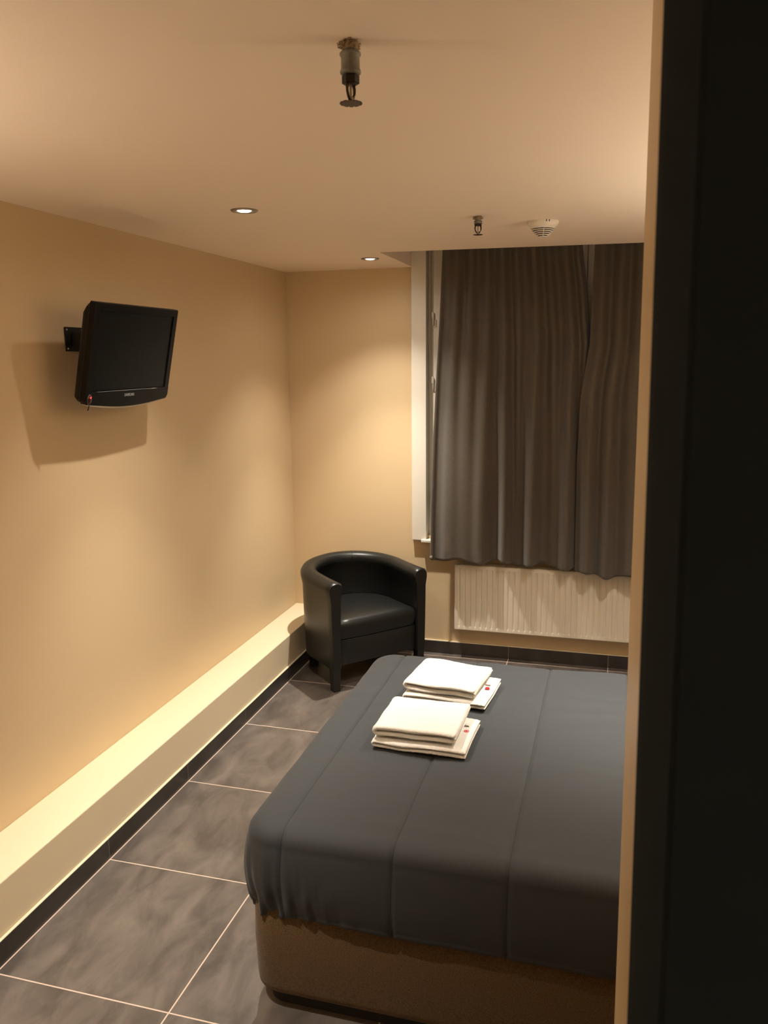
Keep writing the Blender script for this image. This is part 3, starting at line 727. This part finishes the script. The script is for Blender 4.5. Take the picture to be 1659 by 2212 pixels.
def fold_path(w, levels, t, x_in=0.0, short=None, rbend=None):
    """zig-zag layers: levels = z of each layer from top to bottom; folds alternate left, right"""
    pts = []; left = True
    for i, z in enumerate(levels):
        xr = w if not short or i not in short else short[i]
        seq = [(xr, z), (0.012+x_in*(i % 2), z)]
        if i % 2: seq = seq[::-1]
        pts += seq
        if i < len(levels)-1:
            zn = levels[i+1]; r = (z-zn)/2
            x = seq[-1][0]; sgn = -1 if i % 2 == 0 else 1
            for k in range(1, 8):
                a = PI*k/8; pts.append((x + sgn*r*math.sin(a)*1.25, (z+zn)/2 + r*math.cos(a)))
    return pts
ZB = 0.596
def towel_pair(cx_, cy2, rot, where, k):
    Rz = Matrix.Rotation(rot, 4, 'Z')
    def at(x, y, z): v = Rz @ Vector((x, y, 0)); return (cx_+v.x, cy2+v.y, z)
    # lower towel: four thin layers, the fold to the left, free end out to the right
    lo = ribbon_towel('folded_towel', fold_path(0.316, [0.0205, 0.0065], 0.012), 0.262, at(0, 0, ZB), rot,
                      'lower white towel with the red emblem, %s' % where, 'folded white towels on the duvet', th=0.0130, seed=3.0+k)
    up = ribbon_towel('folded_towel', [(0.276, 0.024), (0.264, 0.031)] + fold_path(0.270, [0.0315, 0.0105], 0.012), 0.256, at(0.004, 0.012, ZB+0.0318), rot+0.02*(1-2*k),
                      'upper white towel, folded in half, %s' % where, 'folded white towels on the duvet', th=0.0155, seed=11.0+4*k)
    # care tag and red emblem sewn on the lower towel beyond the end of the upper one
    bm = bmesh.new(); n_ = 28
    for r0, r1 in ((0.0055, 0.0085), (0.0, 0.0032)):
        for i in range(n_):
            a0, a1 = 2*PI*i/n_, 2*PI*(i+1)/n_
            def q_(a, r): return (0.290+r*math.cos(a), 0.014+r*math.sin(a), 0.0300)
            if r0 == 0: vv = [q_(0, 0), q_(a0, r1), q_(a1, r1)]
            else: vv = [q_(a0, r0), q_(a0, r1), q_(a1, r1), q_(a1, r0)]
            tp = [bm.verts.new(p) for p in vv]; bt = [bm.verts.new((p[0], p[1], p[2]-0.005)) for p in vv]
            bm.faces.new(tp); bm.faces.new(bt[::-1])
            for j in range(len(tp)): bm.faces.new((tp[j], bt[j], bt[(j+1) % len(tp)], tp[(j+1) % len(tp)]))
    e = link_bm('emblem', bm, REDPRINT, lo); e['label'] = 'small round red embroidered emblem'
    bm = bmesh.new(); m_ = 6; rr = []
    for i in range(m_+1):
        s = i/m_; rr.append([(0.274+0.020*s, 0.046+0.014*w_, 0.028+0.010*math.sin(PI*s)*(1-.3*w_)+ (0.0008 if top_ else 0)) for w_, top_ in ((0, 0), (1, 0), (1, 1), (0, 1))])
    loft(bm, rr); tg_ = link_bm('care_tag', bm, TAGM, lo); tg_['label'] = 'folded satin care tag'
towel_pair(1.266, 2.512, math.radians(-2), 'in the pair nearer the camera', 0)
towel_pair(1.280, 2.905, math.radians(-5), 'in the farther pair nearest the armchair', 1)

# ------------------------------------------------------------------ ceiling fittings
def downlight(x, y, label, power=1.0):
    t = thing('downlight', (x, y, CEIL), label, 'ceiling light', 'recessed ceiling downlights')
    L = local(t)
    bm = bmesh.new()
    lathe(bm, [(0.049, 0.0), (0.049, -0.002), (0.046, -0.0045), (0.036, -0.005), (0.032, -0.004), (0.0265, -0.0012), (0.0265, 0.0)], (x, y, CEIL), 48, caps=False)
    link_bm('trim_ring', bm, NICKEL, t, smooth=True, auto=40, xf=L)
    bm = bmesh.new(); lathe(bm, [(0.0235, -0.0005), (0.0235, -0.003), (0.019, -0.0050), (0.010, -0.0065), (0.002, -0.007)], (x, y, CEIL), 32)
    link_bm('lamp_face', bm, LAMPG, t, smooth=True, xf=L)
    for nm, en, sz, bl in (('narrow_beam', LAMP_NARROW, 70, 1.0), ('spot_beam', LAMP_SPOT, 104, 1.0), ('wide_beam', LAMP_WIDE, 172, 0.8)):
        ld = bpy.data.lights.new(nm, 'SPOT'); ld.energy = en*power; ld.color = LAMP_COL; ld.spot_size = math.radians(sz); ld.spot_blend = bl; ld.shadow_soft_size = 0.016
        lo = bpy.data.objects.new(nm, ld); COL.objects.link(lo); lo.parent = t; lo.location = (0, 0, -0.022)
    return t
downlight(*LAMPS[0], 'lit recessed downlight near the left wall, the nearer of the two in view')
downlight(*LAMPS[1], 'lit recessed downlight in the corner by the ceiling recess, the farther one')
downlight(*LAMPS[2], 'unseen recessed downlight by the front wall, nearest the doorway', 0.7)
downlight(*LAMPS[3], 'unseen recessed downlight above the head of the bed at right', 1.7)
if CORRIDOR_FILL: downlight(*CORRIDOR_FILL, 'added unseen downlight in the corridor behind the doorway', 1.6)

def hexring(cx_, cy2, z, r, rot=0): return [(cx_+r*math.cos(rot+PI/3*i), cy2+r*math.sin(rot+PI/3*i), z) for i in range(6)]
def sprinkler(x, y, zs_, s, armrot, label):
    """zs_: z of pipe end, coupling bottom, hex bottom, deflector"""
    zp, zc, zh, zd = zs_
    t = thing('fire_sprinkler', (x, y, CEIL), label, 'sprinkler', 'pendent fire sprinklers'); L = local(t)
    bm = bmesh.new(); lathe(bm, [(0.0135*s, CEIL), (0.0135*s, zp)], (x, y, 0), 24); link_bm('pipe', bm, GREYT, t, smooth=True, auto=40, xf=L)
    bm = bmesh.new(); hgt = zp-zc
    lathe(bm, [(0.0125*s, zp), (0.0150*s, zp-0.001), (0.0178*s, zp-0.10*hgt), (0.0182*s, zp-0.16*hgt), (0.0172*s, zp-0.22*hgt), (0.0158*s, zp-0.27*hgt), (0.0160*s, zp-0.75*hgt), (0.0175*s, zp-0.82*hgt), (0.0182*s, zp-0.88*hgt), (0.0172*s, zp-0.95*hgt), (0.0135*s, zc)], (x, y, 0), 32)
    link_bm('coupling', bm, GREYT, t, smooth=True, auto=50, xf=L)
    bm = bmesh.new(); loft(bm, [hexring(x, y, zc, 0.0130*s, .3), hexring(x, y, zc-0.002, 0.0150*s, .3), hexring(x, y, zh+0.001, 0.0150*s, .3), hexring(x, y, zh, 0.0135*s, .3)]); link_bm('hex_body', bm, DARKB, t, xf=L)
    ca, sa = math.cos(armrot), math.sin(armrot)
    for sg in (-1, 1):
        bm = bmesh.new(); hh = zh-zd
        pts = [(x+sg*ca*r*s, y+sg*sa*r*s, zh-hh*f) for r, f in ((0.010, -0.02), (0.0125, 0.2), (0.0118, 0.45), (0.0085, 0.68), (0.003, 0.84))]
        tube(bm, pts, [0.0030*s, 0.0028*s, 0.0026*s, 0.0026*s, 0.0030*s], 8); link_bm('frame_arm', bm, BRASS, t, smooth=True, xf=L)
    bm = bmesh.new(); hh = zh-zd
    lathe(bm, [(0.0022*s, 0.0), (0.0026*s, -hh*0.25), (0.0018*s, -hh*0.62), (0.0045*s, -hh*0.72), (0.005*s, -hh*0.9), (0.004*s, -hh*0.97)], (x, y, zh), 16); link_bm('bulb', bm, BULBG, t, smooth=True, xf=L)
    bm = bmesh.new(); rings = []
    n_ = 72
    for z, rr in ((zd+0.0012, 1), (zd, 1)):
        ring = []
        for i in range(n_):
            a = 2*PI*i/n_; notch = 0.74 if (i % 6) == 0 else 1.0
            ring.append((x+0.0195*s*notch*math.cos(a), y+0.0195*s*notch*math.sin(a), z-0.0015))
        rings.append(ring)
    loft(bm, rings); link_bm('deflector', bm, BRASS, t, xf=L)
    # frayed hemp / dust where the pipe leaves the ceiling
    bm = bmesh.new(); rnd = random.Random(int(x*100))
    for k in range(int(46*s)):
        a = rnd.random()*2*PI; r0 = 0.0125*s; r1 = r0 + rnd.random()*0.010*s; z0 = CEIL-0.001-rnd.random()*0.012*s
        tube(bm, [(x+r0*math.cos(a), y+r0*math.sin(a), z0), (x+r1*math.cos(a+.2), y+r1*math.sin(a+.2), z0-0.003+0.006*rnd.random()), (x+(r1-.001)*math.cos(a+.45), y+(r1-.001)*math.sin(a+.45), min(CEIL-0.0008, z0+0.006*rnd.random()))], 0.0009*s, 5)
    lathe(bm, [(0.0142*s, CEIL-0.0005), (0.0158*s, CEIL-0.004), (0.0150*s, CEIL-0.010*s), (0.0138*s, CEIL-0.013*s)], (x, y, 0), 20)
    tag(link_bm('sealing_fibres', bm, LINT, t, smooth=True, xf=L), kind='stuff')
sprinkler(1.533, 1.429, (2.371, 2.333, 2.3185, 2.289), 1.0, math.radians(78), 'grey dusty fire sprinkler hanging from the ceiling, the large near one')
sprinkler(1.461, 3.227, (2.368, 2.357, 2.350, 2.3185), 0.92, math.radians(15), 'small fire sprinkler beside the smoke detector on the far ceiling')

def smoke_detector(x, y):
    t = thing('smoke_detector', (x, y, CEIL), 'white conical smoke detector on the ceiling above the curtains', 'smoke detector'); L = local(t)
    bm = bmesh.new(); lathe(bm, [(0.062, 0), (0.0625, -0.003), (0.0622, -0.008), (0.058, -0.016), (0.050, -0.0255), (0.046, -0.029), (0.028, -0.029)], (x, y, CEIL), 64)
    link_bm('base_shell', bm, SMOKEW, t, smooth=True, auto=40, xf=L)
    bm = bmesh.new(); lathe(bm, [(0.040, -0.0285), (0.036, -0.036), (0.028, -0.044), (0.016, -0.055), (0.010, -0.057)], (x, y, CEIL), 48); link_bm('sensor_chamber', bm, BLACKG, t, smooth=True, xf=L)
    bm = bmesh.new()
    for z, r in ((-0.0335, 0.0435), (-0.0395, 0.0370), (-0.0455, 0.0300), (-0.0515, 0.0225), (-0.0575, 0.0145)):
        lathe(bm, [(r+0.0010, z+0.0012), (r+0.0005, z-0.0012), (r-0.004, z-0.0018), (r-0.010 if r > 0.02 else 0.002, z-0.0012), (r-0.010 if r > 0.02 else 0.002, z+0.0012)], (x, y, CEIL), 48)
    for a in (PI*1.56, PI*0.06, PI*0.56, PI*1.06):
        ca, sa = math.cos(a), math.sin(a)
        tube(bm, [(x+ca*0.046, y+sa*0.046, CEIL-0.0285), (x+ca*0.030, y+sa*0.030, CEIL-0.0470), (x+ca*0.013, y+sa*0.013, CEIL-0.0590)], 0.0014, 8)
    link_bm('louvre_grille', bm, SMOKEW, t, smooth=True, auto=40, xf=L)
    for a in (PI*1.60, PI*1.655):
        bm = bmesh.new(); ca, sa = math.cos(a), math.sin(a)
        box(bm, -0.0018, 0.0018, -0.0012, 0.0012, -0.004, 0.004, 0.0005, 1)
        bmesh.ops.transform(bm, verts=bm.verts, matrix=Matrix.Translation((x+ca*0.0624, y+sa*0.0624, CEIL-0.0050)) @ Matrix.Rotation(a-PI/2, 4, 'Z'))
        link_bm('vent_slot', bm, BLACKG, t, xf=L)
smoke_detector(1.687, 3.432)

def added_uplight(wx, y, sg, label, power=1.0):  # unseen uplights, added to brighten the ceiling
    t = thing('added_uplight', (wx, y, 1.62), label, 'added fill lamp', 'added ceiling fill uplights'); L = local(t)
    def bx(a, b, *r): box(bm, min(wx+sg*a, wx+sg*b), max(wx+sg*a, wx+sg*b), *r)
    bm = bmesh.new(); bx(0.0005, 0.018, y-0.04, y+0.04, 1.56, 1.70, 0.004); link_bm('back_plate', bm, NICKEL, t, xf=L)
    bm = bmesh.new(); bx(0.0185, 0.095, y-0.008, y+0.008, 1.622, 1.638, 0.002); link_bm('arm', bm, NICKEL, t, xf=L)
    bm = bmesh.new(); lathe(bm, [(0.030, -0.03), (0.052, 0.09), (0.050, 0.09), (0.028, -0.028)], (wx+sg*0.13, y, 1.63), 40, caps=False); link_bm('shade', bm, NICKEL, t, smooth=True, auto=40, xf=L)
    bm = bmesh.new(); lathe(bm, [(0.004, -0.028), (0.012, -0.02), (0.020, 0.0), (0.017, 0.016), (0.004, 0.026)], (wx+sg*0.13, y, 1.63), 24); link_bm('bulb', bm, LAMPG, t, smooth=True, xf=L)
    ld = bpy.data.lights.new('uplight', 'SPOT'); ld.energy = FILL_UPLIGHT*power; ld.color = LAMP_COL; ld.spot_size = math.radians(165); ld.spot_blend = 1.0; ld.shadow_soft_size = 0.03
    lo = bpy.data.objects.new('uplight', ld); COL.objects.link(lo); lo.parent = t; lo.location = (sg*0.13, 0, 0.11); lo.rotation_euler = (PI, 0, 0)
added_uplight(XR, 1.98, -1, 'added unseen fill uplight at the near side of the bed head', 0.65)
added_uplight(XR, 2.75, -1, 'added unseen fill uplight at the far side of the bed head', 1.15)
added_uplight(0.0, 0.92, 1, 'added unseen fill uplight on the left wall near the doorway', 0.60)
